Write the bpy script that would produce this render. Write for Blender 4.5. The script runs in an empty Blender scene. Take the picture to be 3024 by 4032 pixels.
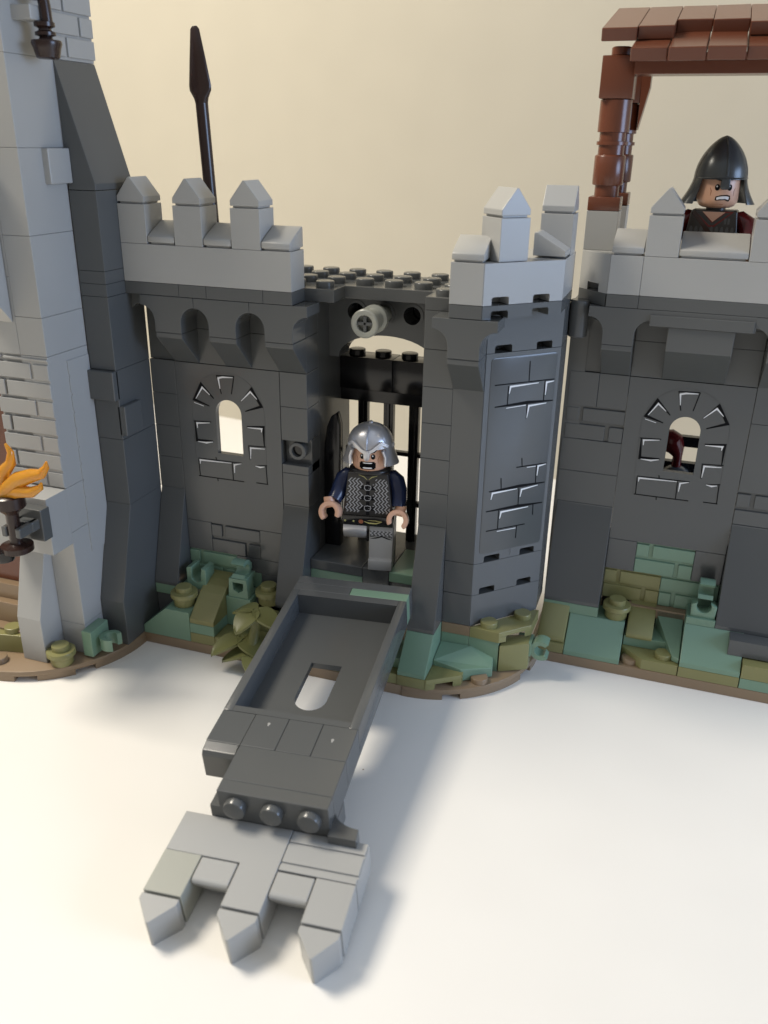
import bpy, bmesh, math, random
from mathutils import Vector, Matrix
from mathutils.geometry import tessellate_polygon
PI = math.pi
random.seed(7)
S = bpy.context.scene
COL = S.collection
# ------------------------------------------------------------ camera (1 unit = one stud of the toy, 8 mm)
cam_d = bpy.data.cameras.new('camera'); cam = bpy.data.objects.new('camera', cam_d); COL.objects.link(cam)
S.camera = cam
r_ = Vector((0.94658765, 0.3220861, 0.01524329)); u_ = Vector((-0.14078109, 0.37029064, 0.918186)); f_ = Vector((-0.2900905, 0.8712895, -0.39585618))
m = Matrix((r_, u_, -f_)).transposed().to_4x4(); m.translation = (17.3275, -24.6624, 17.5212)
cam.matrix_world = m
cam_d.sensor_fit = 'HORIZONTAL'; cam_d.sensor_width = 36; cam_d.lens = 36 * 3383.3 / 3024
cam_d.clip_start = .1; cam_d.clip_end = 600
cam_d.dof.use_dof = True; cam_d.dof.focus_distance = 28.5; cam_d.dof.aperture_fstop = .22
# ------------------------------------------------------------ light
w = bpy.data.worlds.new('World'); S.world = w; w.use_nodes = True
bg = w.node_tree.nodes['Background']; bg.inputs[0].default_value = (1.0, .95, .87, 1); bg.inputs[1].default_value = 1.0
wn = w.node_tree; tcw = wn.nodes.new('ShaderNodeTexCoord'); sx = wn.nodes.new('ShaderNodeSeparateXYZ'); rp = wn.nodes.new('ShaderNodeValToRGB')
wn.links.new(tcw.outputs['Generated'], sx.inputs[0]); wn.links.new(sx.outputs['Z'], rp.inputs[0]); wn.links.new(rp.outputs[0], bg.inputs[0])
rp.color_ramp.elements[0].position = .25; rp.color_ramp.elements[0].color = (.27, .25, .222, 1); rp.color_ramp.elements[1].position = .9; rp.color_ramp.elements[1].color = (.50, .55, .62, 1)
def area(name, loc, target, size, power, color):
    d = bpy.data.lights.new(name, 'AREA'); d.shape = 'RECTANGLE'; d.size = size[0]; d.size_y = size[1]; d.energy = power; d.color = color
    o = bpy.data.objects.new(name, d); COL.objects.link(o); o.location = loc
    o.rotation_euler = (Vector(target) - Vector(loc)).to_track_quat('-Z', 'Y').to_euler(); return o
area('warm_ceiling_lamp', (-30, -9, 62), (8, -2, 0), (20, 20), 52000, (1.0, .91, .77))
area('window_light', (80, -10, 24), (9, 0, 6), (34, 26), 27000, (.48, .66, 1.0))
S.view_settings.view_transform = 'Standard'; S.view_settings.look = 'None'; S.view_settings.exposure = 0; S.view_settings.gamma = 1
S.view_settings.use_curve_mapping = False
S.cycles.max_bounces = 8; S.cycles.sample_clamp_indirect = 3.0
# ------------------------------------------------------------ materials
def mat(name, col, rough=.28, metal=0, var=.04, spec=.5, trans=0, coat=0, sss=0, bump=0):
    m = bpy.data.materials.new(name); m.use_nodes = True; nt = m.node_tree; N = nt.nodes; L = nt.links
    b = N['Principled BSDF']
    tc = N.new('ShaderNodeTexCoord')
    n1 = N.new('ShaderNodeTexNoise'); n1.inputs['Scale'].default_value = .5; n1.inputs['Detail'].default_value = 0
    L.new(tc.outputs['Object'], n1.inputs['Vector'])
    n2 = N.new('ShaderNodeTexNoise'); n2.inputs['Scale'].default_value = .7; n2.inputs['Detail'].default_value = 0
    L.new(tc.outputs['Object'], n2.inputs['Vector'])
    mx = N.new('ShaderNodeMix'); mx.data_type = 'RGBA'
    mx.inputs[6].default_value = tuple(c * (1 - var) for c in col) + (1,); mx.inputs[7].default_value = tuple(min(1, c * (1 + var)) for c in col) + (1,)
    L.new(n1.outputs['Fac'], mx.inputs[0]); L.new(mx.outputs[2], b.inputs['Base Color'])
    mr = N.new('ShaderNodeMapRange'); mr.inputs['From Min'].default_value = .3; mr.inputs['From Max'].default_value = .7
    mr.inputs['To Min'].default_value = rough * .88; mr.inputs['To Max'].default_value = rough * 1.15
    b.inputs['Roughness'].default_value = rough
    b.inputs['Metallic'].default_value = metal; b.inputs['Specular IOR Level'].default_value = spec
    b.inputs['Transmission Weight'].default_value = trans; b.inputs['Coat Weight'].default_value = coat
    if bump:
        bp = N.new('ShaderNodeBump'); bp.inputs['Strength'].default_value = .12; bp.inputs['Distance'].default_value = bump
        n3 = N.new('ShaderNodeTexNoise'); n3.inputs['Scale'].default_value = 2.2; n3.inputs['Detail'].default_value = 2
        L.new(tc.outputs['Object'], n3.inputs['Vector']); L.new(n3.outputs['Fac'], bp.inputs['Height']); L.new(bp.outputs[0], b.inputs['Normal'])
    return m
LG = mat('light_grey_plastic', (.368, .37, .36), .3)
LG2 = mat('aged_light_grey_plastic', (.35, .355, .31), .32)
DG = mat('dark_grey_plastic', (.093, .097, .097), .21)
BK = mat('black_plastic', (.008, .008, .009), .16)
BR = mat('reddish_brown_plastic', (.135, .043, .022), .25)
DB = mat('dark_brown_plastic', (.028, .014, .011), .25)
TG = mat('sand_green_plastic', (.18, .29, .205), .3)
OL = mat('olive_plastic', (.235, .225, .092), .36)
DT = mat('dark_tan_plastic', (.26, .185, .115), .3)
SK = mat('light_skin_plastic', (.68, .40, .27), .32)
SV = mat('silver_metallic_plastic', (.58, .58, .60), .3, metal=.6)
LEGM = mat('dimmed_light_grey_plastic', (.27, .27, .265), .3)  # light grey plastic with the dim light on the leg put into its colour
GM = mat('gunmetal_plastic', (.06, .066, .068), .27, metal=.3)
NB = mat('dark_blue_plastic', (.012, .02, .06), .25)
RD = mat('dark_red_plastic', (.10, .008, .008), .22)
DKT = mat('dark_mail_plastic', (.022, .020, .019), .3)
KP = mat('black_print', (.006, .006, .007), .65, spec=.12, bump=0)
WH = mat('white_print', (.8, .8, .8), .4, bump=0)
GP = mat('grey_print', (.36, .36, .37), .4, bump=0)
DP = mat('dark_print', (.055, .058, .06), .4, bump=0)
YP = mat('ochre_print', (.45, .42, .16), .4, bump=0)
BP = mat('brown_print', (.28, .09, .04), .4, bump=0)
LF = mat('leaf_olive_plastic', (.17, .175, .065), .42)
FL = mat('orange_transparent_plastic', (1.0, .46, .05), .07, trans=.5, var=.1)
# ------------------------------------------------------------ mesh helpers
class MB:
    def __init__(s, M=None): s.bm = bmesh.new(); s.M = M
    def _fin(s, tmp, bv, seg=2):
        if bv:
            es = [e for e in tmp.edges if len(e.link_faces) == 2 and e.calc_face_angle(0) > .45]
            bmesh.ops.bevel(tmp, geom=es, offset=bv, segments=seg, affect='EDGES', profile=.5, clamp_overlap=True)
        if s.M: bmesh.ops.transform(tmp, matrix=s.M, verts=tmp.verts)
        me = bpy.data.meshes.new('t'); tmp.to_mesh(me); tmp.free(); s.bm.from_mesh(me); bpy.data.meshes.remove(me)
    def prism(s, pts, axis, a, b, bv=.022, g=0):
        t = bmesh.new()
        f = {'y': lambda p, h: (p[0], h, p[1]), 'x': lambda p, h: (h, p[0], p[1]), 'z': lambda p, h: (p[0], p[1], h)}[axis]
        lo = [t.verts.new(f(p, a + g)) for p in pts]; hi = [t.verts.new(f(p, b - g)) for p in pts]
        t.faces.new(lo); t.faces.new(hi[::-1]); n = len(pts)
        for i in range(n): t.faces.new((lo[i], hi[i], hi[(i + 1) % n], lo[(i + 1) % n]))
        bmesh.ops.recalc_face_normals(t, faces=t.faces); s._fin(t, bv); return s
    def box(s, x0, x1, y0, y1, z0, z1, bv=.014, g=.004):
        x0 += g; x1 -= g; z0 += g; z1 -= g
        return s.prism([(x0, z0), (x1, z0), (x1, z1), (x0, z1)], 'y', y0, y1, bv)
    def plate(s, outer, holes, axis, a, b):
        t = bmesh.new(); loops = [outer] + holes
        f = {'y': lambda p, h: (p[0], h, p[1]), 'x': lambda p, h: (h, p[0], p[1]), 'z': lambda p, h: (p[0], p[1], h)}[axis]
        flat = [p for l in loops for p in l]
        tri = tessellate_polygon([[Vector((p[0], p[1], 0)) for p in l] for l in loops])
        lo = [t.verts.new(f(p, a)) for p in flat]; hi = [t.verts.new(f(p, b)) for p in flat]
        for q in tri:
            try: t.faces.new([lo[i] for i in q]); t.faces.new([hi[i] for i in reversed(q)])
            except ValueError: pass
        k = 0
        for l in loops:
            n = len(l)
            for i in range(n): t.faces.new((lo[k + i], lo[k + (i + 1) % n], hi[k + (i + 1) % n], hi[k + i]))
            k += n
        bmesh.ops.recalc_face_normals(t, faces=t.faces); s._fin(t, 0); return s
    def lathe(s, prof, c, n=32, axis='z', sx=1, sy=1):
        t = bmesh.new(); rings = []
        for r, h in prof:
            ring = []
            for i in range(n):
                a = 2 * PI * i / n; x, y = r * math.cos(a) * sx, r * math.sin(a) * sy
                p = {'z': (x, y, h), 'y': (x, h, y), 'x': (h, x, y)}[axis]
                ring.append(t.verts.new((c[0] + p[0], c[1] + p[1], c[2] + p[2])))
            rings.append(ring)
        for A, B in zip(rings, rings[1:]):
            for i in range(n): t.faces.new((A[i], A[(i + 1) % n], B[(i + 1) % n], B[i]))
        t.faces.new(rings[0]); t.faces.new(rings[-1][::-1])
        bmesh.ops.recalc_face_normals(t, faces=t.faces); s._fin(t, 0); return s
    def cyl(s, c, r, h, axis='z', bv=.03, n=32):
        return s.lathe([(r - bv, 0), (r, bv), (r, h - bv), (r - bv, h)], c, n, axis)
    def stud(s, x, y, z): return s.lathe([(.3, -.03), (.3, .17), (.29, .19), (.27, .2)], (x, y, z), 28)
    def tube(s, pts, rad, n=14):
        t = bmesh.new(); P = [Vector(p) for p in pts]; rings = []
        if not isinstance(rad, (list, tuple)): rad = [rad] * len(P)
        up = Vector((0, 0, 1)); prev = None
        for i, p in enumerate(P):
            d = (P[min(i + 1, len(P) - 1)] - P[max(i - 1, 0)]).normalized()
            if prev is None:
                prev = d.cross(up) if abs(d.z) < .9 else d.cross(Vector((1, 0, 0)))
            a = (prev - d * prev.dot(d)).normalized(); b = d.cross(a); prev = a
            rr = rad[i] if isinstance(rad[i], tuple) else (rad[i], rad[i])
            rings.append([t.verts.new(p + a * math.cos(2 * PI * k / n) * rr[0] + b * math.sin(2 * PI * k / n) * rr[1]) for k in range(n)])
        for A, B in zip(rings, rings[1:]):
            for i in range(n): t.faces.new((A[i], A[(i + 1) % n], B[(i + 1) % n], B[i]))
        t.faces.new(rings[0]); t.faces.new(rings[-1][::-1])
        bmesh.ops.recalc_face_normals(t, faces=t.faces); s._fin(t, 0); return s
    def ribbon(s, pts, wd, f, th=.006, taper=True):
        # flat stroke of width wd along 2-D points; f maps (a, b, height) to 3-D
        P = [Vector(p) for p in pts]; Lr = []; n = len(P)
        for i, p in enumerate(P):
            d1 = (p - P[i - 1]).normalized() if i else (P[1] - p).normalized()
            d2 = (P[i + 1] - p).normalized() if i < n - 1 else d1
            nn = Vector((-(d1 + d2).y, (d1 + d2).x)); nn = nn.normalized() if nn.length > .01 else Vector((-d1.y, d1.x))
            k = 1 / max(.5, abs(nn.dot(Vector((-d1.y, d1.x)))))
            ww = wd * k * .5 * (.35 if taper and i in (0, n - 1) else 1)
            Lr.append((p + nn * ww, p - nn * ww))
        t = bmesh.new()
        A = [[t.verts.new(f(q.x, q.y, h)) for h in (-.004, th)] for q, _ in Lr]; B = [[t.verts.new(f(q.x, q.y, h)) for h in (-.004, th)] for _, q in Lr]
        for i in range(n - 1):
            t.faces.new((A[i][1], A[i + 1][1], B[i + 1][1], B[i][1])); t.faces.new((A[i][0], A[i + 1][0], A[i + 1][1], A[i][1])); t.faces.new((B[i][0], B[i][1], B[i + 1][1], B[i + 1][0]))
        t.faces.new((A[0][0], A[0][1], B[0][1], B[0][0])); t.faces.new((A[-1][0], B[-1][0], B[-1][1], A[-1][1]))
        bmesh.ops.recalc_face_normals(t, faces=t.faces); s._fin(t, 0); return s
    def disc(s, pts, f, th=.006):
        t = bmesh.new(); hi = [t.verts.new(f(p[0], p[1], th)) for p in pts]; lo = [t.verts.new(f(p[0], p[1], -.004)) for p in pts]
        t.faces.new(hi); n = len(pts)
        for i in range(n): t.faces.new((lo[i], lo[(i + 1) % n], hi[(i + 1) % n], hi[i]))
        bmesh.ops.recalc_face_normals(t, faces=t.faces); s._fin(t, 0); return s
    def done(s, name, material, parent=None, smooth=False, label=None, sub=0):
        me = bpy.data.meshes.new(name); bmesh.ops.remove_doubles(s.bm, verts=s.bm.verts, dist=1e-5) if smooth else None
        s.bm.to_mesh(me); s.bm.free(); me.materials.append(material)
        o = bpy.data.objects.new(name, me); COL.objects.link(o)
        if smooth:
            for p in me.polygons: p.use_smooth = True
            me.set_sharp_from_angle(angle=math.radians(38))
        if parent: o.parent = parent
        if label: o['label'] = label
        if sub:
            md = o.modifiers.new('sub', 'SUBSURF'); md.levels = sub; md.render_levels = sub
        return o
def done_split(mb, name, material, parent, smooth=False):
    bm = mb.bm; seen = set(); res = []
    bm.verts.ensure_lookup_table()
    for v in bm.verts:
        if v in seen: continue
        st = [v]; isl = set([v])
        while st:
            q = st.pop()
            for e in q.link_edges:
                o_ = e.other_vert(q)
                if o_ not in isl: isl.add(o_); st.append(o_)
        seen |= isl; t = MB(); mp = {q: t.bm.verts.new(q.co) for q in isl}
        fs = set(f for q in isl for f in q.link_faces)
        for f in fs: t.bm.faces.new([mp[q] for q in f.verts])
        res.append(t.done(name, material, parent, smooth))
    bm.free(); return res
def thing(name, label, cat, loc=(0, 0, 0), rot=(0, 0, 0), group=None):
    o = bpy.data.objects.new(name, None); COL.objects.link(o); o.location = loc; o.rotation_euler = rot
    o['label'] = label; o['category'] = cat
    if group: o['group'] = group
    return o
def tag(o, label, cat, group=None):
    o['label'] = label; o['category'] = cat
    if group: o['group'] = group
    return o
def arc(cx, cy, r, a0, a1, n=10): return [(cx + r * math.cos(math.radians(a0 + (a1 - a0) * i / n)), cy + r * math.sin(math.radians(a0 + (a1 - a0) * i / n))) for i in range(n + 1)]
def rrect(x0, x1, y0, y1, r, n=5):
    return arc(x1 - r, y0 + r, r, -90, 0, n) + arc(x1 - r, y1 - r, r, 0, 90, n) + arc(x0 + r, y1 - r, r, 90, 180, n) + arc(x0 + r, y0 + r, r, 180, 270, n)
# ------------------------------------------------------------ setting: table and wall behind
def table_mat():
    m = mat('white_table_laminate', (.84, .82, .775), .34, var=.015, spec=.4, bump=.004)
    nt = m.node_tree; N = nt.nodes; L = nt.links; b = N['Principled BSDF']
    tc = N['Texture Coordinate'] if 'Texture Coordinate' in N else N.new('ShaderNodeTexCoord')
    v = N.new('ShaderNodeTexVoronoi'); v.inputs['Scale'].default_value = .42; L.new(tc.outputs['Object'], v.inputs['Vector'])
    c = N.new('ShaderNodeMath'); c.operation = 'LESS_THAN'; c.inputs[1].default_value = .012; L.new(v.outputs['Distance'], c.inputs[0])
    old = b.inputs['Base Color'].links[0].from_socket
    mx = N.new('ShaderNodeMix'); mx.data_type = 'RGBA'; L.new(c.outputs[0], mx.inputs[0]); L.new(old, mx.inputs[6]); mx.inputs[7].default_value = (.35, .28, .22, 1)
    L.new(mx.outputs[2], b.inputs['Base Color']); return m
a9 = math.radians(-9.3)
def wallpt(x): return 23.5 + math.tan(a9) * (x - 1.7)
o = MB().prism([(-160, -70), (160, -70), (160, wallpt(160)), (-160, wallpt(-160))], 'z', -1.5, 0, .0).done('table', table_mat()); o['kind'] = 'structure'
o = MB().prism([(-160, wallpt(-160)), (160, wallpt(160)), (160, wallpt(160) + 3), (-160, wallpt(-160) + 3)], 'z', -1.5, 150, .0).done('wall', mat('cream_wall_paint', (.56, .52, .425), .75, var=.02, spec=.2, bump=.05)); o['kind'] = 'structure'
# ------------------------------------------------------------ shared brick shapes (local coordinates of a module; front faces -Y)
def cap(mb, x, y, z, ry=False, d=1.0):          # double-sided little roof stone on a merlon
    g = .012; pr = [(x + g, z + .22), (x + .5 - .03, z + .79), (x + .5 + .03, z + .79), (x + 1 - g, z + .22), (x + 1 - g, z + .06), (x + g, z + .06)]
    if ry:
        mb.prism([(p[0] - x + y, p[1]) for p in pr], 'x', x + g, x + d - g, .018)
        mb.box(x + .08, x + .92, y + .08, y + .92, z, z + .08, .0)
    else:
        mb.prism(pr, 'y', y + g, y + d - g, .018)
        mb.box(x + .08, x + .92, y + .08, y + .92, z, z + .08, .0)
    return mb
def crest(mb, x0, x1, y, z, h=.68):              # sloped stone in a gap
    pts = [(y, z + .06), (y, z + .24)] + [(y + t, z + .24 + (h - .24) * min(1, t / .9) ** .88) for t in (.2, .4, .6, .8)] + [(y + .93, z + h), (y + .99, z + h - .03), (y + 1, z + .06)]
    mb.prism(pts, 'x', x0 + .02, x1 - .02, .03); mb.box(x0 + .08, x1 - .08, y + .08, y + .92, z, z + .08, 0); return mb
def butt(mb, x0, x1, y, z0, z1, d=1.0, foot=.0):    # steep slope: back at y, leaning out by d towards -Y
    mb.prism([(y + 1 - .0, z0), (y - d, z0), (y - d, z0 + .14), (y - .0, z1 - .05), (y - .0, z1), (y + 1, z1)], 'x', x0 + .008, x1 - .008, .02); return mb
def corbel(mb, x0, x1, y, z):                   # upside-down slope below an arch stone
    mb.prism([(y + .02, z + 1.19), (y + .02, z + 1.03), (y + 1, z + .02), (y + 1.3, z + .02), (y + 1.3, z + 1.19)], 'x', x0 + .01, x1 - .01, .02); return mb
def tstone(mb, x, y, z, l=True, r=True, d=1.0):            # T-shaped arch stone centred on x..x+1
    pts = []
    xl = x - .5 if l else x; xr = x + 1.5 if r else x + 1
    pts += [(x + .006, z)]
    if l: pts += [(px, pz) for px, pz in arc(x - .5, z + .36, .506, 0, 90, 9)]
    pts += [(xl + .006, z + 1.19), (xr - .006, z + 1.19)]
    if r: pts += arc(x + 1.5, z + .36, .506, 90, 180, 9)
    pts += [(x + .994, z)]
    mb.prism(pts, 'y', y, y + d, .016); return mb
def masonry(mb, x0, z0, n=2, y=0, rows=2, flip=False, dep=.5, w=.07):    # brick-patterned face, raised stones on a recessed ground
    mb.box(x0, x0 + n, y + .075, y + dep, z0, z0 + 1.2, 0)
    for r in range(rows):
        za = z0 + r * 1.2 / rows; zb = za + 1.2 / rows
        even = (r % 2 == 0) != flip
        cuts = [x0 + .008] + [c for c in ([x0 + 1.45 + 2 * k for k in range(n)] if even else [x0 + .5 + 2 * k for k in range(n)]) if c < x0 + n - .1] + [x0 + n - .008]
        for i in range(len(cuts) - 1):
            a = cuts[i] + (w if i else 0); b = cuts[i + 1] - (w if i < len(cuts) - 2 else 0)
            mb.box(a, b, y, y + .1, za + (.06 if r else .01), zb - (.06 if r < rows - 1 else .07), .02, .0)
    return mb
def knob(x, y, z, parent, m=None, label=None, name='round_stud'):
    mb = MB(); mb.lathe([(.38, 0), (.4, .03), (.4, .3), (.47, .33), (.5, .36), (.5, .5), (.48, .53), (.3, .54), (.3, .72), (.28, .74), (.05, .745)], (x, y, z), 36)
    return mb.done(name, m or OL, parent, True, label)
def clip(parent, loc, rz=0, ry=0, m=None, w=.5):              # C-shaped gripping clip, opening along local +X
    pts = [(0, .12)] + [(.42 + p[0], p[1]) for p in arc(0, 0, .38, 165, 48, 9)] + [(.42 + p[0], p[1]) for p in arc(0, 0, .22, 48, 312, 14)] + [(.42 + p[0], p[1]) for p in arc(0, 0, .38, 312, 195, 9)] + [(0, -.12)]
    mb = MB(Matrix.Translation(loc) @ Matrix.Rotation(rz, 4, 'Z') @ Matrix.Rotation(ry, 4, 'X'))
    mb.plate(pts, [], 'y', -w / 2, w / 2); return mb.done('clip', m or TG, parent, True)
WB= [[(1.62,10.05),(1.77,9.4)],[(1.61,10.04),(2.29,10.07)],[(2.29,10.07),(2.16,9.43)],[(1.46,9.2),(0.99,9.67),(0.68,9.09),(1.27,8.91)],[(2.51,9.2),(2.94,9.69),(3.29,9.11),(2.66,8.87)],[(0.59,8.29),(1.29,8.33)],[(0.64,8.29),(0.67,7.58),(1.33,7.63)],[(2.7,8.33),(3.33,8.37),(3.34,7.66)],[(2.71,7.62),(3.4,7.66)],[(2.73,7.6),(2.76,7.1)],[(0.68,6.9),(2.42,6.93)],[(0.68,6.87),(0.7,6.23)],[(0.64,6.22),(2.48,6.23)],[(2.03,6.91),(2.05,6.25)],[(1.39,7.03),(1.41,6.93)],[(1.41,6.21),(1.42,6.11)],[(2.96,6.9),(3.41,6.97)],[(3.37,6.94),(3.4,6.27)],[(2.96,6.26),(3.43,6.26)]]
WW= [[(1.73,9.58),(1.68,9.95),(1.85,10.0),(2.24,10.02)],[(1.31,9.32),(1.03,9.56),(0.75,9.13)],[(0.67,8.98),(1.04,8.89)],[(2.52,9.22),(2.89,9.59),(3.13,9.35)],[(0.73,8.05),(0.72,8.23),(1.24,8.29)],[(0.71,7.54),(1.05,7.53),(1.31,7.59)],[(2.72,8.29),(3.27,8.31),(3.25,8.18)],[(2.78,7.14),(2.8,7.55),(3.35,7.58)],[(0.74,6.7),(0.74,6.84),(2.01,6.88)],[(2.11,6.52),(2.12,6.83),(2.4,6.91)],[(2.96,6.9),(3.14,6.87),(3.31,6.91)]]
FB= [[(1.64,11.25),(1.66,10.61)],[(0.37,10.59),(2.65,10.57)],[(0.89,10.52),(0.89,9.89)],[(2.29,10.55),(2.29,9.9)],[(0.42,9.88),(1.66,9.9),(2.66,9.86)],[(1.66,9.85),(1.67,9.35)],[(1.63,8.01),(1.67,7.69)],[(1.44,7.71),(2.65,7.69)],[(2.25,7.65),(2.27,7.02)],[(0.86,7.42),(0.9,7.0)],[(0.43,7.0),(1.62,7.02),(2.65,7.0)],[(1.61,6.94),(1.63,6.31)],[(0.36,6.3),(1.59,6.3),(2.63,6.26)],[(2.25,6.25),(2.27,5.86)],[(0.86,6.26),(0.87,5.58)],[(0.41,5.58),(1.97,5.57)],[(1.64,5.57),(1.64,5.1)]]
FW= [[(0.93,10.26),(0.97,10.49),(2.04,10.51)],[(2.34,10.08),(2.35,10.49),(2.64,10.51)],[(0.86,9.8),(1.6,9.82)],[(1.68,9.38),(1.73,9.78),(2.41,9.8)],[(1.86,7.65),(2.21,7.64)],[(2.3,7.29),(2.32,7.63),(2.63,7.66)],[(0.52,6.71),(0.56,6.93),(1.53,6.94)],[(1.68,6.62),(1.72,6.88),(2.37,6.94)],[(0.92,5.96),(0.96,6.19),(2.05,6.2)],[(0.85,5.5),(1.6,5.49)]]
def arch_hole(x0, x1, z0, z1, n=14):
    r = (x1 - x0) / 2; return [(x0, z0), (x1, z0)] + arc((x0 + x1) / 2, z1 - r, r, 0, 180, n)
def window_panel(parent, x, y, z):
    mb = MB(); g = .012
    mb.plate([(x + g, z + g), (x + 4 - g, z + g), (x + 4 - g, z + 6 - g), (x + g, z + 6 - g)], [arch_hole(x + 1.5, x + 2.5, z + 2.8, z + 4.8)], 'y', y, y + .22)
    p = mb.done('window_panel', DG, parent, True)
    mb = MB()
    for a, b in ((x + .02, x + .25), (x + 3.75, x + 3.98)): mb.box(a, b, y + .22, y + 1, z, z + 6, 0)
    mb.box(x + .25, x + 3.75, y + .22, y + 1, z, z + .25, 0); mb.box(x + .25, x + 3.75, y + .22, y + 1, z + 5.75, z + 6, 0)
    mb.done('panel_rim', DG, p)
    f = lambda a, b, h: (x + a, y - h, z - 4.4 + b)
    mb = MB()
    for s in WB: mb.ribbon(s, .10, f)
    mb.done('black_stone_outline', KP, p)
    mb = MB(); F2 = lambda a, b, h: (x + a, y - h - .001, z - 4.4 + b)
    for s in WW: mb.ribbon(s, .058, F2, .007)
    mb.done('white_stone_highlight', WH, p)
    # edge of the round-topped sticker
    mb = MB(); mb.ribbon([(.6, 6.2), (.56, 8.6)] + [(1.98 + 1.42 * math.cos(math.radians(t)), 8.72 + 1.45 * math.sin(math.radians(t))) for t in range(175, 4, -10)] + [(3.4, 8.6), (3.4, 6.2)], .014, f, .003, False)
    mb.done('sticker_edge', DP, p)
    mb = MB(); mb.ribbon([(2.02, .12), (2.0, .2), (2.07, .26), (2.13, .22)], .03, f, .012); mb.done('moulded_mark', DG, p)
    return p
# ============================================================ GATEHOUSE
G = thing('toy_gatehouse', 'dark grey toy castle gatehouse with an arched window, gate and angled corner turret', 'toy castle')
# base
mb = MB(); mb.box(0.02, 10.2, -1, 5, 0, .4); 
def notched_arc(mb, cx, cy, R, a0, a1, notches, z0=0, z1=.4, inner=None):
    mb.prism([(cx, cy)] + arc(cx, cy, R, a0, a1, 48), 'z', z0 + .2, z1, .02)
    cur = a0
    for n0, n1 in notches + [(a1, a1)]:
        if n0 - cur > .5:
            k = max(3, int((n0 - cur) / 3)); mb.prism([(cx, cy)] + arc(cx, cy, R, cur, n0, k), 'z', z0, z0 + .21, .0)
        cur = n1
    mb.prism([(cx, cy)] + arc(cx, cy, R - .4, a0, a1, 30), 'z', z0, z0 + .2, 0)
notched_arc(mb, 10.2, 3, 4.02, -90, 0, [(-70, -61), (-24, -14)])
mb.done('base_plate', DT, G, True)
mb = MB()
mb.box(3, 10, -.98, .0, .4, .8); mb.box(10, 11, -1, 0, .4, .8); mb.box(1, 5, .02, .9, .4, 1.6)
mb.prism([(11, -1), (11.05, -1), (12.1, -.28), (12.1, .2), (11, .2)], 'z', .6, .8, .012)
mb.prism([(11, -1), (11.05, -1), (11.3, -.83), (11.2, .2), (11, .2)], 'z', .4, .62, .0); mb.prism([(11.85, -.45), (12.1, -.28), (12.1, .2), (11.85, .2)], 'z', .4, .62, .0)
done_split(mb, 'olive_base_stone', OL, G, True)
# green corner stones
mb = MB(); mb.prism([(.01, .4), (1.99, .4), (1.99, 1.6), (1.0, 1.6), (.01, .72)], 'y', -.995, 1, .02); mb.done('green_corner_stone', TG, G)
mb = MB(); mb.box(2, 3, -1, .98, .4, .8); 
mb.prism([(-.995, 1.2), (-.995, 1.38)] + [(-.995 + 1.95 * t, 1.38 + 1.1 * math.sin(t * PI / 2)) for t in (.15, .3, .45, .6, .75, .9, 1)] + [(.98, 1.2)], 'x', 2.01, 2.99, .02); mb.done('olive_curved_stone', OL, G)
mb = MB(); mb.box(2, 3, -1, .98, .8, 1.2)
mb.box(0, 1.2, .02, 1, 1.6, 2.0); mb.box(3, 4, 0, .98, .8, 2.0); mb.box(4, 5, .3, .98, .4, 1.6); done_split(mb, 'green_stone', TG, G)
mb = MB(); mb.box(0, 1, .08, 1, .6, 1.6); mb.box(4, 6, .5, 1.5, .4, 2.0); done_split(mb, 'dark_base_stone', DG, G)
knob(1.5, -.4, 1.6, G); knob(4.5, .55, 1.75, G)
# clips in the planting
mb = MB(); mb.prism([(1.35, 2.0), (2.15, 2.0), (2.15, 2.85), (1.98, 2.9), (1.92, 2.45)] + arc(1.75, 2.5, .22, -20, -160, 8) + [(1.56, 2.9), (1.35, 2.85)], 'y', .1, .75, .02); mb.done('clip', TG, G)
mb = MB(); mb.plate([(3.1, 2.0), (3.9, 2.0), (3.85, 2.75), (3.15, 2.75)], [[(3.3, 2.3), (3.5, 2.18), (3.7, 2.3), (3.72, 2.6), (3.28, 2.6)]], 'y', .05, .55)
mb.done('clip_frame', TG, G, True); clip(G, (3.5, .75, 3.05), -PI / 2); mb = MB(); mb.box(3.2, 3.85, .1, .8, 2.65, 2.8); mb.done('clip_foot', TG, G)
# lower wall courses
mb = MB(); masonry(mb, 1, 2.0, 2, 1); mb.box(3, 4, 1, 1.5, 2.0, 2.62); mb.done('green_masonry', TG, G)
mb = MB(); masonry(mb, 2, 3.2, 2, 1, flip=False); mb.done('grey_masonry', DG, G)
mb = MB(); mb.box(1, 2, 1, 2, 3.2, 4.4); mb.box(4, 5, 1, 2, 3.2, 4.4); mb.box(3, 5, 1, 2, 2.62, 3.2); mb.box(4, 5, 1, 2, 2.0, 2.62)
mb.box(1.3, 4.7, 1.55, 2, 1.6, 4.3, 0)
# left column X 0..1, right column 5..6, gate post 10..11
for z in (5.6, 6.8, 8.0, 9.2): mb.box(0, 1, 1, 2, z, z + 1.2)
mb.box(-.02, 1, 1.1, 2, 10.4, 12.8)
for z in (5.6, 8.0, 9.2): mb.box(5, 6, 1, 2, z, z + 1.2)
mb.box(5, 6, 1.35, 2, 6.8, 8.0); mb.box(5, 6, 1, 2, 6.8, 7.12)
for z in (10.4, 11.6): mb.box(1, 6, 1.02, 2, z, z + 1.2)
mb.box(5.4, 6, 2, 5, 2.0, 12.8, .02); 
for z in (5.6, 6.8, 8.0, 9.2, 10.4, 11.6): mb.box(10, 11, 1, 2, z, z + 1.2)
mb.box(10.02, 11, 2, 5, .4, 12.8, .02)
mb.box(10, 11, 1, 2, 12.8, 13.2)
mb.done('wall', DG, G)
mb = MB(); butt(mb, 0, 1, 1, 2.0, 5.6); mb.done('buttress', DG, G)
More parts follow.
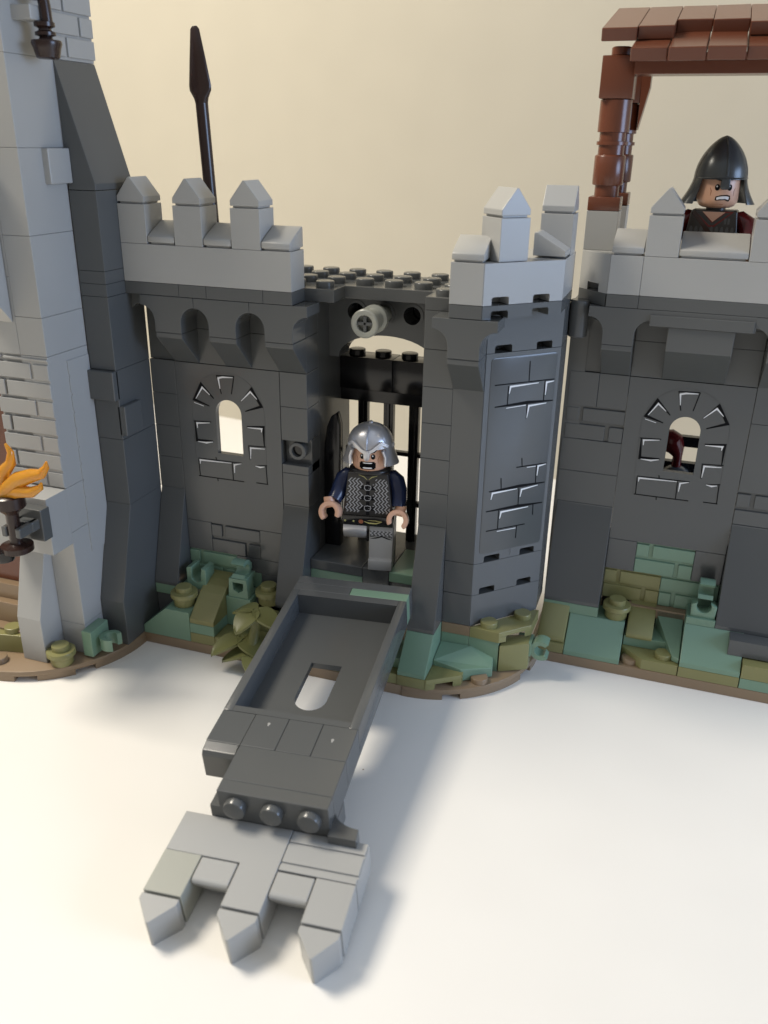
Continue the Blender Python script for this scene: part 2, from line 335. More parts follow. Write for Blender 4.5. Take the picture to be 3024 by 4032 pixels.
mb = MB(); butt(mb, 5, 6, 1, 2.0, 5.6); mb.done('buttress', DG, G)
mb = MB(); butt(mb, 10, 11, 1, 2.0, 5.6); mb.done('buttress', DG, G)
mb = MB(); mb.prism([(1, .8), (-.995, .8), (-.995, .95), (-.02, 2.0), (1, 2.0)], 'x', 10.01, 10.99, .02); mb.done('green_sloped_stone', TG, G)
mb = MB(); mb.box(9.0, 10, -.6, .6, .8, 1.2); mb.box(11, 12, 1, 2, .8, 1.6); mb.prism([(12.0, 1.0), (13.08, .95), (13.1, 1.6), (12.6, 1.6)], 'z', .4, 1.6, .015); done_split(mb, 'green_stone', TG, G)
window_panel(G, 1, 1, 4.4)
# small pin brick
mb = MB(); mb.lathe([(.2, -.02), (.2, -.22), (.3, -.22), (.32, -.2), (.32, .3), (.2, .3)], (5.55, 1.28, 7.62), 28, 'y'); mb.done('pin_hole_brick', DG, G, True)
mb = MB(); mb.cyl((5.55, 1.2, 7.62), .19, .055, 'y', .0); mb.done('pin_hole_shade', BK, G)  # black disc stands in for the shade inside the hole
# arches and corbels
for i, x in enumerate((1, 3, 5)):
    mb = MB(); tstone(mb, x, 0, 11.6, True, True); mb.done('arch_stone', DG, G)
    mb = MB(); corbel(mb, x, x + 1, 0, 10.4); mb.done('corbel', DG, G)
mb = MB(); mb.prism([(-.45, 11.9), (-.1, 11.9)] + arc(0, 11.96, .5, 180, 90, 6)[::-1][:0] + [(.0, 12.3), (.15, 12.42), (.49, 12.46), (.49, 12.79), (-.45, 12.79)], 'y', .3, 1, .01); mb.done('arch_stone', DG, G)
mb = MB(); 
for a, b in ((0, 2), (2, 3), (3, 5), (5, 6)): mb.box(a, b, 0, 1, 12.8, 13.2)
done_split(mb, 'ledge', DG, G)
mb = MB(); mb.box(0, 6, 0, 1, 13.2, 14.4); mb.done('parapet', LG, G)
for x in (0, 2, 4):
    mb = MB(); mb.box(x, x + 1, 0, 1, 14.4, 15.6); p = mb.done('merlon', LG, G)
    mb = MB(); cap(mb, x, 0, 15.6); mb.done('merlon_cap', LG, p)
for x in (1, 3, 5):
    mb = MB(); crest(mb, x, x + 1, 0, 14.4); mb.done('sloped_crest', LG, G, True)
# roof plate with studs
mb = MB(); mb.prism([(6.01, 1), (7, 1), (7, 2), (10, 2), (10, 1.02), (10.99, 1.02), (10.99, 5), (1, 5), (1, 1.02)][:], 'z', 12.8, 13.2, .018)
p = mb.done('roof_plate', DG, G)
mb = MB()
for j in range(4):
    for i in range(2, 11):
        if (j == 0 and 6.9 < i + .5 < 10): continue
        mb.stud(i + .5, 1.5 + j, 13.2)
done_split(mb, 'stud', DG, p, True)
mb = MB(); mb.box(3.0, 3.35, 2.3, 3, 13.2, 15.0); mb.box(2.0, 3.3, 1.6, 2.6, 13.2, 14.2); mb.done('spear_socket', LG, G)
# technic beam with holes and arch behind
mb = MB(); c = [(7.0 + i, 12.22) for i in range(3)]
mb.plate([(6.0, 11.6), (10.0, 11.6), (10, 12.78), (6, 12.78)], [arc(7.0 + i, 12.2, .3, 0, 360, 24)[:-1] for i in range(3)], 'y', 3, 4)
for i in range(3): mb.plate(arc(7.0 + i, 12.2, .4, 0, 360, 28)[:-1], [arc(7.0 + i, 12.2, .3, 0, 360, 24)[:-1]], 'y', 2.97, 3.05)
mb.done('hole_beam', DG, G, True)
mb = MB(); mb.box(6, 10, 4.1, 5, 11.4, 12.8, 0); mb.done('dark_beam_backing', BK, G)
mb = MB(); mb.prism([(6.0, 10.6), (6.35, 10.6)] + [(8.1 + 1.75 * math.cos(math.radians(t)), 10.6 + .86 * math.sin(math.radians(t))) for t in range(170, 5, -10)] + [(9.9, 10.6), (10, 10.6), (10, 11.6), (6, 11.6)], 'y', 3.0, 4, .0); mb.done('gate_arch', DG, G, True)
# light grey axle bush on the beam
mb = MB(); ax = (8.0, 0, 12.2)
mb.lathe([(.27, .25), (.27, .02), (.3, 0), (.42, 0), (.46, .04), (.46, .22), (.42, .27), (.36, .3), (.36, .85), (.46, .9), (.46, 1.1), (.36, 1.12), (.28, 1.15), (.28, 2.0)], (8.0, 1.05, 12.2), 40, 'y')
t = mb.done('axle_bush', LG2, G, True)
mb = MB(); mb.box(7.94, 8.06, 1.1, 1.3, 11.94, 12.46, .02); mb.box(7.74, 8.26, 1.1, 1.3, 12.14, 12.26, .02); mb.done('cross_axle', DG, t)
# sill of the gate
mb = MB(); mb.box(6, 8, 1, 3, 3.2, 3.6, .035); mb.box(8, 9, 1, 3, 2.8, 3.6, .03); mb.box(6, 10, 1.2, 5, 2.4, 3.15, 0); mb.box(6, 10, 3, 5, 3.1, 3.3); done_split(mb, 'gate_sill', DG, G)
mb = MB(); mb.box(9, 10, 1, 3, 3.2, 3.6, .035); mb.box(6, 8, 1.02, 1.5, 2.8, 3.2); done_split(mb, 'green_sill_stone', TG, G)
# portcullis
mb = MB(); mb.box(6, 8, 4, 5, 9.2, 10.4, .03); mb.box(8, 10, 4, 5, 9.2, 10.4, .03)
for i in range(4): mb.stud(6.5 + i, 4.5, 10.4)
p = mb.done('portcullis', BK, G, True)
mb = MB(); mb.box(6, 10, 4.1, 4.9, 8.75, 9.2); mb.done('top_rail', BK, p)
mb = MB()
for x in (6.78, 7.78, 8.76, 9.74):
    mb.box(x - .19, x + .19, 4.3, 4.6, 2.8, 8.8, .03); mb.box(x - .07, x + .07, 4.22, 4.35, 2.9, 8.8, .02)
done_split(mb, 'upright_bar', BK, p)
mb = MB()
for z, h in ((6.72, .17), (4.72, .2), (2.7, .3)): mb.box(6.1, 10, 4.32, 4.55, z, z + h, .02)
mb.box(9.15, 10, 4.2, 4.7, 5.35, 6.2, .03); done_split(mb, 'cross_bar', BK, p)
mb = MB(); mb.prism([(6.02, 3.6), (6.62, 3.6), (6.62, 8.3), (6.5, 8.75), (6.3, 8.6), (6.14, 8.2), (6.05, 7.6), (6.02, 7.0)], 'y', 2.35, 2.7, .03); mb.done('black_arch_panel', BK, G, True)
# turret
R45 = Matrix.Translation((12, 1, 0)) @ Matrix.Rotation(PI / 4, 4, 'Z')
R45b = Matrix.Translation((12, 0, 0)) @ Matrix.Rotation(PI / 4, 4, 'Z')
W = 2 * math.sqrt(2)
def facet(mb_mat, z0, z1, notch, nt=(.3, .93, 1.85, 2.45), nh=.24, dep=.5):
    M_ = mb_mat; mb = MB(M_); g = .008
    a, b, c, d = nt
    pts = [(g, z0 + g)]
    if notch: pts += [(a, z0 + g), (a, z0 + nh - .04), (a + .05, z0 + nh), (b - .05, z0 + nh), (b, z0 + nh - .04), (b, z0 + g), (c, z0 + g), (c, z0 + nh - .04), (c + .05, z0 + nh), (d - .05, z0 + nh), (d, z0 + nh - .04), (d, z0 + g)]
    pts += [(W - g, z0 + g), (W - g, z1 - g), (g, z1 - g)]
    mb.plate(pts, [], 'y', 0, dep); return mb
def turret_course(z0, z1, shift=0, notch=False, m=DG, name='turret_course', nt=(.3, .93, 1.85, 2.45)):
    g = .007; M_ = R45b if shift else R45; y = 1 - shift
    mb = facet(M_, z0, z1, notch, nt)
    mb.M = None
    i = .42
    mb.prism([(11, y + .002), (12 - .01, y + .002), (12 + .02, y + .35), (12.0, y + .9), (11, y + .9)], 'z', z0 + g, z1 - g, .015)
    mb.prism([(11, y + .5), (12 - .2, y + .5), (14 - .5, y + 2.3), (14 - .5, 4.4), (11, 4.4)], 'z', z0 + g, z1 - g, .0)
    mb.prism([(13.99, y + 2.02), (13.99, 4.4), (13.3, 4.4), (13.3, y + 2.4)], 'z', z0 + g, z1 - g, .015)
    return mb.done(name, m, G)
turret_course(2.0, 3.2); turret_course(3.2, 4.4, 0, True); turret_course(4.4, 11.6, 0, True, name='turret_panel', nt=(.41, 1.04, 1.87, 2.47))
turret_course(11.6, 12.8, 0, True); turret_course(12.8, 13.2, 1, True, name='turret_ledge', nt=(.3, .9, 1.75, 2.35))
turret_course(13.2, 14.4, 1, True, LG, 'turret_parapet', nt=(.3, .9, 1.75, 2.35))
mb = MB(R45); mb.prism(rrect(.2, 2.7, 4.75, 11.45, .12), 'y', -.014, .05, .006); p = mb.done('printed_panel', DG, G, True)
ff = lambda a, b, h: R45 @ Vector((a, -.014 - h, b))
mb = MB()
for s in FB: mb.ribbon(s, .105, ff)
mb.done('black_stone_outline', KP, p)
mb = MB()
for s in FW: mb.ribbon(s, .062, lambda a, b, h: R45 @ Vector((a, -.015 - h, b)), .007)
mb.done('white_stone_highlight', WH, p)
mb = MB(); mb.ribbon([(1.40, 4.62), (1.48, 4.7), (1.5, 4.6), (1.44, 4.48)], .03, lambda a, b, h: R45 @ Vector((a, -h, b)), .012); mb.done('moulded_mark', DG, p)
mb = MB(); tstone(mb, 11, 0, 11.6); mb.done('arch_stone', DG, G)
mb = MB(); corbel(mb, 11, 12, 0, 10.4); mb.done('corbel', DG, G)
mb = MB(); crest(mb, 11, 12, 0, 14.4); mb.done('sloped_crest', LG, G, True)
MR = Matrix.Translation((12, 0, 0)) @ Matrix.Rotation(PI / 4, 4, 'Z') @ Matrix.Translation((.5, .06, 0))
mb = MB(MR); mb.box(0, 1, 0, 1, 14.4, 15.6); p = mb.done('merlon', LG, G); mb = MB(MR); cap(mb, 0, 0, 15.6); mb.done('merlon_cap', LG, p)
mb = MB(); mb.box(13, 14, 3, 4, 14.4, 15.6); p = mb.done('merlon', LG, G); mb = MB(); cap(mb, 13, 3, 15.6, True); mb.done('merlon_cap', LG, p)
mb = MB(); mb.prism([(13.0, 14.46), (13.98, 14.46), (13.98, 14.62), (13.1, 15.12), (13.0, 15.12)], 'y', 2.0, 3, .02); mb.done('sloped_crest', LG, G)
mb = MB(); mb.cyl((14.3, 4.35, 11.7), .31, 1.2); mb.done('hinge', DG, G, True)
# planting round the turret
mb = MB(); mb.prism([(12.03, .98), (13.08, .9), (14.05, 1.85), (14.1, 3.0), (13.9, 2.95)], 'z', 1.82, 2.0, .015)
mb.prism([(12.03, .98), (13.08, .9), (13.3, 1.1), (13.2, 1.7), (12.8, 1.6)], 'z', 1.6, 1.83, .0); mb.prism([(13.85, 1.66), (14.05, 1.85), (14.1, 3.0), (13.8, 2.6)], 'z', 1.6, 1.83, .0)
mb.stud(12.62, 1.3, 2.0); mb.stud(13.62, 2.3, 2.0)
mb.done('olive_studded_plate', OL, G)
mb = MB(); mb.prism([(13.12, .9), (14.08, 1.42), (14.08, 2.1), (13.12, 1.7)], 'z', .42, 1.5, .05); mb.done('olive_cube_stone', OL, G, True)
mb = MB(); mb.box(11, 12.02, .98, 2, 1.6, 2.0); mb.done('tan_plate', DT, G)
mb = MB(); t_ = bmesh.new()
vs = [(11.0, 1.0, 1.22), (11.0, 0, 1.02), (12.02, -.1, .9), (13.0, .55, .78), (12.9, 1.1, 1.0), (12.1, 1.0, 1.2)]
top = [t_.verts.new(v) for v in vs]; bot = [t_.verts.new((v[0], v[1], .42 if i in (2, 3) else .7)) for i, v in enumerate(vs)]
t_.faces.new(top[::-1]); t_.faces.new(bot)
for i in range(6): t_.faces.new((top[i], top[(i + 1) % 6], bot[(i + 1) % 6], bot[i]))
bmesh.ops.recalc_face_normals(t_, faces=t_.faces); mb._fin(t_, .03); mb.done('green_wedge_stone', TG, G)
mb = MB(); mb.stud(12.62, .2, .4); mb.done('tan_stud', DT, G, True)
clip(G, (14.05, 1.75, 1.22), 0, 0); mb = MB(); mb.box(13.6, 14.15, 1.45, 2.1, .95, 1.5); mb.done('clip_block', TG, G)
# ============================================================ DRAWBRIDGE
D = thing('toy_drawbridge', 'grey toy drawbridge lowered onto the table, its pale merlons pointing at the viewer', 'drawbridge', (6.19555, -.96351, 3.41), (.13265, -.02431, .07927))
mb = MB(); U = lambda a, b: (-b, -a)
def ub(mb, x0, x1, u0, u1, w0, w1, bv=.022): return mb.box(x0, x1, -u1, -u0, w0, w1, bv)
ub(mb, 0, .27, 0, 6, -1, 0, .012); ub(mb, 3.73, 4, 0, 6, -1, 0, .012); ub(mb, .265, 3.735, 0, .3, -.99, -.003, .0); ub(mb, .265, 3.735, 5.78, 6, -.99, -.003, .0)
hole = [(1.5, -2.72), (1.5, -4.3)] + [(2 + .5 * math.cos(math.radians(t)), -4.3 - .5 * math.sin(math.radians(t))) for t in range(170, 5, -10)] + [(2.5, -4.3), (2.5, -2.72)]
mb.plate([(.26, -.29), (.26, -5.79), (3.74, -5.79), (3.74, -.29)], [hole], 'z', -.99, -.78)
mb.done('tray', DG, D, True)
mb = MB(); ub(mb, 0, 4, -.8, -.4, -1, 0); ub(mb, 0, 2, -.4, 0, -1, 0); mb.done('hinge_strip', DG, D)
mb = MB(); ub(mb, 2, 4, -.4, 0, -1, 0); mb.done('green_strip', TG, D)
mb = MB(); ub(mb, 0, 1, 6, 7.2, -.9, -.01, .02); ub(mb, 1, 2, 6, 7.2, -1, 0); ub(mb, 2, 3, 6, 7.2, -1, 0); ub(mb, 3, 4, 6, 7.2, -1, 0); ub(mb, 1, 4, 7.2, 8.4, -1, 0); ub(mb, 1, 4, 8.4, 8.8, -1.05, -.0)
ub(mb, 1.05, 3.8, 5.9, 8.6, -.95, -.05, 0)
done_split(mb, 'deck_stone', DG, D)
mb = MB()
for x, u in ((1.5, 6.32), (3.42, 6.55)): mb.disc([(x + .035 * math.cos(i) * (1 + .4 * math.sin(3 * i)), -u + .07 * math.sin(i)) for i in [k * PI / 6 for k in range(12)]], lambda a, b, h: (a, b, h * .5))
done_split(mb, 'scuff_mark', mat('scuffed_grey', (.34, .34, .33), .6), D)
mb = MB(); mb.prism([(-7.22, -.03), (-7.5, -.08), (-7.58, -.2), (-7.58, -1), (-6.2, -1), (-6.2, -.1)], 'x', .01, .98, .03); mb.done('side_brick', DG, D)
for i in range(3):
    mb = MB(); mb.lathe([(.3, .03), (.3, -.17), (.285, -.2), (.26, -.21)], (1.5 + i, -8.8, -.45), 32, 'y'); mb.done('end_stud', DG, D, True)
mb = MB(); mb.prism([(3.98, -7.9)] + [(3.98 + .72 - .72 * math.cos(math.radians(t)), -8.2 - .45 * math.sin(math.radians(t))) for t in range(0, 91, 15)] + [(4.72, -9.0), (3.98, -9.0)], 'z', -1.9, -.72, .012)
mb.prism([(1.02, -8.3), (.74, -8.35), (.74, -8.8), (1.02, -8.8)], 'z', -1.7, -.6, .012); done_split(mb, 'arch_stone', DG, D)
mb = MB(); ub(mb, 1, 4, 7.6, 8.78, -1.7, -1.02, .02); mb.done('under_stone', DG, D)
mb = MB(); mb.prism([(0.01, -8.8), (2.995, -8.8), (2.995, -11.2), (2.01, -11.2), (2.01, -10.0), (.01, -10.0)], 'z', -2, -1.0, .02); mb.done('parapet', LG, D)
mb = MB(); ub(mb, 3, 5, 8.8, 9.98, -2, -1.05, 0); 
for a, b in ((8.81, 9.14), (9.21, 9.74), (9.81, 9.98)): ub(mb, 3.01, 4.99, a, b, -1.1, -1.0, .015)
mb.done('grooved_parapet_stone', LG, D)
for i, x in enumerate((0, 2, 4)):
    if x != 2:
        mb = MB(); ub(mb, x, x + 1, 10, 11.2, -2, -1, .02); p = mb.done('merlon', LG2 if x == 0 else LG, D)
    mb = MB(); g = .012
    mb.prism([(x + g, -11.26), (x + 1 - g, -11.26), (x + 1 - g, -11.42), (x + .53, -11.99), (x + .47, -11.99), (x + g, -11.42)], 'z', -2 + g, -1 - g, .018); mb.done('merlon_cap', LG, D)
for x in (1, 3):
    mb = MB(); pts = [(-10.03, -1.0), (-10.6, -1.0), (-10.68, -1.03), (-10.72, -1.1), (-10.66, -1.25), (-10.25, -1.98), (-10.03, -1.98)]
    t_ = bmesh.new(); mb.prism(pts, 'x', x + .02, x + .98, .03); mb.done('sloped_crest', LG, D)
# ============================================================ LEFT TOWER
T = thing('toy_tower', 'tall light grey toy castle tower at the left edge with a dark grey corner column', 'toy castle')
mb = MB(); notched_arc(mb, -4, -1, 4.06, -90, 0, [(-72, -61), (-43, -33)]); mb.box(-9, -4.0, -5.06, 3, 0, .4); mb.box(-4, 0, -1.02, 3, 0, .4); mb.done('base_plate', DT, T, True)
mb = MB()
g_levels = [.4, 1.6, 5.2, 6.8, 11.2, 12.4, 14.8, 17.2, 19.6, 22.0, 24.4]
for a, b in zip(g_levels, g_levels[1:]):
    mb.box(-2, -1, -3, 1 if a > 16 else -1.01, a, b)
mb.box(-2.9, -1.05, -2.9, -1.1, .4, 24, 0); mb.box(-2.6, -1.3, -2, .9, .4, 24, 0)
for z in (11.2, 13.6, 16.0, 18.4, 20.8): mb.box(-9, -2, -3, -2, z, z + 2.4)
mb.box(-3, -2, -3, -2, 2.0, 6.8); mb.box(-3.1, -2, -2.94, -2, 6.8, 11.2, 0)
mb.done('wall', LG, T)
# masonry strip on the front
mb = MB()
z = 6.8; k = 0
while z < 11.15:
    zb = min(z + .6, 11.18)
    c = -2.72 if k % 2 else -1.62
    mb.box(-3.1, c - .05, -3.05, -2.9, z + .055, zb - .055, .02, 0); mb.box(c + .05, -1.0, -3.05, -2.9, z + .055, zb - .055, .02, 0)
    z += .6; k += 1
mb.done('masonry', LG, T)
mb = MB()
z = 19.65; k = 0
while z < 24:
    c = .35 if k % 2 else -.35
    mb.box(-1.05, -.93, -.95, c - .05, z + .04, z + .56, .02, 0); mb.box(-1.05, -.93, c + .05, 1.0, z + .04, z + .56, .02, 0); z += .6; k += 1
mb.done('upper_masonry', LG, T)
pt = [(-1.03, 4.1), (-1.03, 10.9), (-2.12, 10.9)]
for k in range(9):
    zz = 10.4 - k * .6; pt += [(-2.12, zz + .08), (-2.06, zz), (-2.12, zz - .08)]
pt += [(-2.12, 4.1)]
mb = MB(); mb.plate(pt, [], 'x', -1.05, -.975); mb.done('side_panel', LG, T)
mb = MB(); mb.box(-1.2, -.78, -2, -1, 16.2, 17.2, .03); mb.done('square_tile', LG, T)
# plinth and buttresses
mb = MB(); mb.box(-3.2, -1, -4, -3, 4.8, 6.8); mb.done('plinth', LG, T)
mb = MB(); mb.prism([(-2.9, 5.6), (-2.9, .4), (-4, .4), (-4, 2.1), (-3.0, 5.55)], 'x', -2.99, -2.01, .02); mb.done('buttress', LG, T)
mb = MB(); mb.prism([(-3.02, 12.2), (-3.02, 16.8), (-4.0, 16.8), (-4.0, 13.4)], 'x', -3.0, -2.08, .02); mb.done('corbel', LG, T)
# dark corner column
mb = MB()
for a, b in ((5.6, 8.0), (8.0, 10.4), (10.4, 12.8), (12.8, 13.2), (13.2, 13.6), (13.6, 16.0)): mb.box(-1, 0, -1, 1, a, b)
mb.done('corner_column', DG, T)
mb = MB(); mb.prism([(-1, 2.0), (-2, 2.0), (-2, 2.15), (-1.0, 5.55), (-1, 5.6), (1, 5.6), (1, .4), (-2, .4), (-2, 2.0)][2:8], 'x', -.99, -.01, .02); mb.done('column_foot', DG, T)
mb = MB(); mb.prism([(-.99, 16.01), (-.01, 16.01), (-.01, 16.2), (-.99, 19.6)], 'y', -.99, .99, .02); mb.done('column_slope', DG, T)
mb = MB(); mb.box(-1, -.0, -1.2, -.9, 9.4, 10.4, .03); mb.box(-.1, .2, -1, -.02, 8.15, 9.2, .03); done_split(mb, 'stone_tile', DG, T)
# door and steps at the left edge
mb = MB(); mb.box(-9, -3.1, -2.6, -2.2, 2.6, 11.2, .02); mb.done('door_wall', BR, T)
mb = MB(); mb.box(-9, -3.1, -3.6, -2, .4, 1.2); mb.box(-9, -3.1, -3.2, -2, 1.2, 2.0); mb.box(-9, -3.1, -2.9, -2, 2.0, 2.6); done_split(mb, 'tan_steps', DT, T)
mb = MB(); mb.prism([(-5.5, -4.2), (-3.0, -3.7), (-3.0, -3.2), (-5.5, -3.2)], 'z', .4, 1.1, .02); mb.stud(-3.75, -3.5, 1.1); mb.done('olive_wedge_stone', OL, T)
mb = MB(); mb.stud(-3.7, -4.45, .4); mb.done('tan_stud', DT, T, True)
knob(-1.55, -3.75, .4, T)
mb = MB(); mb.box(-1, -.6, -3.25, -2.25, .5, 1.5); p = mb.done('green_clip_brick', TG, T)
clip(p, (-.62, -2.7, .95), 0, PI / 2, w=.45)
# ============================================================ TORCH
t = thing('toy_torch', 'brown toy torch with an orange flame clipped to the left tower', 'torch', (-1.42, -5.08, 5.35))
mb = MB(); mb.lathe([(.3, 0), (.42, .05), (.5, .1), (.5, .28), (.3, .3), (.2, .34), (.2, 1.35), (.34, 1.5), (.42, 1.55), (.47, 1.6), (.47, 1.95), (.4, 2.0), (.3, 2.0)], (0, 0, 0), 36); mb.done('handle', DB, t, True)
mb = MB(); mb.lathe([(.05, -.35), (.3, -.3), (.34, -.2), (.34, .05), (.2, .08)], (-.35, -.25, .1), 30); mb.done('lower_knob', BK, t, True)
mb = MB(); mb.tube([(-.1, 0, 2.0), (.1, 0, 2.2), (.5, 0, 2.55), (1.0, 0, 2.75), (1.38, 0, 2.86), (1.58, 0, 3.1), (1.62, 0, 3.28)], [.3, .3, .26, .22, .16, .1, .03], 16)
mb.tube([(-.2, 0, 2.0), (-.25, 0, 2.3), (-.1, .05, 2.7), (.25, .05, 3.05), (.3, .05, 3.4), (.15, .05, 3.65)], [.28, .28, .22, .16, .1, .04], 16)
mb.tube([(.1, -.05, 2.05), (.5, -.1, 2.2), (1.0, -.1, 2.25), (1.35, -.1, 2.45), (1.4, -.1, 2.6)], [.2, .2, .17, .1, .04], 14)
mb.tube([(-.3, 0, 2.0), (-.7, 0, 2.4), (-1.0, 0, 2.9)], [.3, .22, .05], 14); mb.done('flame', FL, t, True)
mb = MB(); mb.box(-1.9, -.9, -4.42, -4.0, 5.5, 6.6, .03); p = mb.done('clip_plate', DG, T)
mb = MB(); mb.box(-1.75, -1.55, -5.3, -4.4, 5.95, 6.3, .04); mb.box(-1.22, -1.02, -5.3, -4.4, 5.95, 6.3, .04); mb.box(-1.75, -1.0, -4.75, -4.4, 5.95, 6.3, .04); mb.done('torch_clip', DG, p)
# hanging brown lamp bracket high on the tower
t = thing('lamp_bracket', 'dark brown turned bracket hanging high on the left tower corner', 'bracket', (-.35, -2.0, 19.5))
mb = MB(); mb.lathe([(.26, .0), (.32, .03), (.37, .25), (.42, .38), (.4, .46), (.2, .48), (.17, .55), (.28, .58), (.28, .66), (.18, .7), (.17, .75), (.28, .8), (.28, .9), (.15, .95)], (0, 0, 0), 30); mb.done('turned_cup', DB, t, True)
mb = MB(); mb.tube([(.1, 0, .8), (.08, 0, 1.3), (.02, 0, 1.8), (0, 0, 2.4)], .16); mb.done('rod', DB, t, True)
mb = MB(); mb.cyl((-.1, 0, 1.45), .3, .5); mb.done('collar', DB, t, True)
mb = MB(); mb.box(-.68, -.02, -.5, .1, .92, 1.3, .03); mb.done('pale_block', LG, t)
# ============================================================ SPEAR
sp = thing('toy_spear', 'dark brown spear standing upright behind the left battlement', 'spear', (2.32, 2.0, 14.2), (0, math.radians(-2.4), 0))
mb = MB(); mb.tube([(0, 0, 0), (0, 0, 4.6)], .2, 20); mb.done('shaft', DB, sp, True)
mb = MB(); mb.tube([(0, 0, 4.35), (0, 0, 4.5), (0, 0, 4.72), (0, 0, 4.85), (0, 0, 5.6), (0, 0, 6.42), (0, 0, 6.5)], [(.2, .2), (.2, .24), (.14, .38), (.13, .39), (.11, .28), (.09, .15), (.05, .08)], 20)
o = mb.done('spearhead', DB, sp, True); o.rotation_euler = (0, 0, 0)
# ============================================================ RIGHT WALL
K = thing('toy_castle_wall', 'dark grey toy castle wall at the right edge with a window, pale battlements and brown canopy', 'toy castle', (16.14, 4.89, 0), (0, 0, math.radians(-.58)))
mb = MB(); mb.box(-2.28, 9, -2, 3, 0, .4); mb.done('base_plate', DT, K)
mb = MB(); mb.box(3, 5, -2, 0, .4, .8); mb.box(-2.1, -1, -1.98, 0, .4, .8)
mb.prism([(1, -1.3), (1.75, -1.98), (2.98, -1.98), (2.98, 0), (1, 0)], 'z', .4, .8, .018); mb.stud(2.45, -1.55, .8)
mb.box(5.02, 7.5, -2, 0, .8, 1.35); done_split(mb, 'olive_base_stone', OL, K)
mb = MB(); mb.stud(1.35, -1.6, .4); mb.done('tan_stud', DT, K, True)
mb = MB(); mb.box(1, 4, -.3, .5, 1.6, 2.0); mb.done('tan_plate', DT, K)
for x0, x1, z in ((-1, 1, .4), (3, 5, .8)):
    mb = MB(); mb.prism([(0, z), (-1.995, z), (-1.995, z + .18), (-1.0, z + 1.2), (0, z + 1.2)], 'x', x0 + .01, x1 - .01, .02); mb.done('green_sloped_stone', TG, K)
mb = MB(); mb.prism([(0, .8), (-1.9, .8), (-1.9, 1.0), (-1.0, 1.9), (-.2, 1.95), (0, 1.95)], 'x', -2.0, -1.02, .05); mb.done('olive_slope_tile', OL, K, True)
mb = MB(); mb.prism([(.3, 1.25), (-1.35, 1.2), (-1.38, 1.35), (-1.2, 1.5), (-.6, 1.85), (0, 2.05), (.3, 2.05)], 'x', 1.08, 2.0, .05); mb.done('olive_curved_stone', OL, K, True)
mb = MB(); mb.box(1.02, 2.6, -1.2, 0, .8, 1.2); mb.box(-2, 0, -1, 0, 1.6, 2.0); mb.box(3.02, 4, -1, -.0, 2.0, 2.28)
mb.prism([(2.05, 1.95), (2.05, .8), (2.98, .8), (2.98, 1.95)], 'y', -.3, 0, .02)
t_ = bmesh.new(); vs = [(2.08, -.3, 1.75), (2.98, -.3, 1.75), (2.98, -1.85, 1.0), (2.75, -1.75, 1.0)]
top = [t_.verts.new(v) for v in vs]; bot = [t_.verts.new((v[0], v[1], .82)) for v in vs]; t_.faces.new(top[::-1]); t_.faces.new(bot)
for i in range(4): t_.faces.new((top[i], top[(i + 1) % 4], bot[(i + 1) % 4], bot[i]))
bmesh.ops.recalc_face_normals(t_, faces=t_.faces); mb._fin(t_, .02)
mb.box(5.02, 7.5, -2, 0, .4, .8); done_split(mb, 'green_stone', TG, K)
knob(.62, -.62, 1.6, K)
mb = MB(); mb.prism([(3.15, 2.25), (3.95, 2.25), (3.98, 2.75)] + arc(3.55, 2.72, .25, 30, -210, 12) + [(3.12, 2.75)], 'y', -.9, -.5, .015)
mb.done('clip_frame', TG, K, True); clip(K, (3.55, -.12, 3.25), -PI / 2, m=TG)
mb = MB(); masonry(mb, 1, 3.2, 2, 0); masonry(mb, 2, 2.0, 2, 0, flip=True); mb.done('green_masonry', TG, K)
mb = MB(); masonry(mb, 0, 2.0, 2, 0); mb.done('olive_masonry', OL, K)
mb = MB(); mb.box(0, 1, 0, 1, 3.2, 4.4); mb.box(3, 4, 0, 1, 3.2, 4.4); mb.box(0, 8, .55, 1, .4, 4.3, 0)
mb.box(-2, -1, 0, 1, 9.2, 10.4); mb.box(-1, 0, 0, 1, 9.2, 10.4); mb.box(-2.06, 0, 0, 1, 6.8, 8.0); mb.box(-2.06, 0, 0, 1, 5.6, 6.8); mb.box(-2.12, -1.5, .02, 3, .5, 12.8, 0); mb.box(-1.99, -.01, .4, 1, .5, 12.8, 0)  # wall extended left to block bright reflections in the slit beside the turret
mb.box(-1.95, -1, .1, 1, 10.4, 12.8); mb.box(-1, 0, .02, 1, 10.4, 12.8)
for z in (10.4, 11.6): mb.box(0, 4, .02, 1, z, z + 1.2)
for z in (6.8, 9.2): mb.box(4, 6, 0, 1, z, z + 2.4)
mb.box(4, 6, 0, 1, 11.6, 12.8); mb.box(-1.9, 8, 1, 5, 11.6, 12.2, 0)
mb.done('wall', DG, K)
mb = MB(); masonry(mb, -2, 8.0, 2, 0); masonry(mb, 4, 5.6, 2, 0); mb.done('grey_masonry', DG, K)
mb = MB(); butt(mb, -2, 0, 0, 2.0, 5.6); mb.done('buttress', DG, K)
mb = MB(); butt(mb, 4, 6, 0, 2.0, 5.6); mb.box(4.5, 6, -1.6, 0, 1.4, 2.0); mb.done('buttress', DG, K)
window_panel(K, 0, 0, 4.4)
for x, l, r in ((-1, True, True), (4, True, True)):
    mb = MB(); tstone(mb, x, -1, 11.6, l, r); mb.done('arch_stone', DG, K)
    mb = MB(); corbel(mb, x, x + 1, -1, 10.4); mb.done('corbel', DG, K)
mb = MB(); mb.box(.45, 3.55, -1, 0, 12.3, 12.8); mb.done('lintel', DG, K)
mb = MB(); mb.box(.42, 3.5, -1.06, -.98, 12.3, 12.66, .02); mb.done('lintel_tile', DG, K)
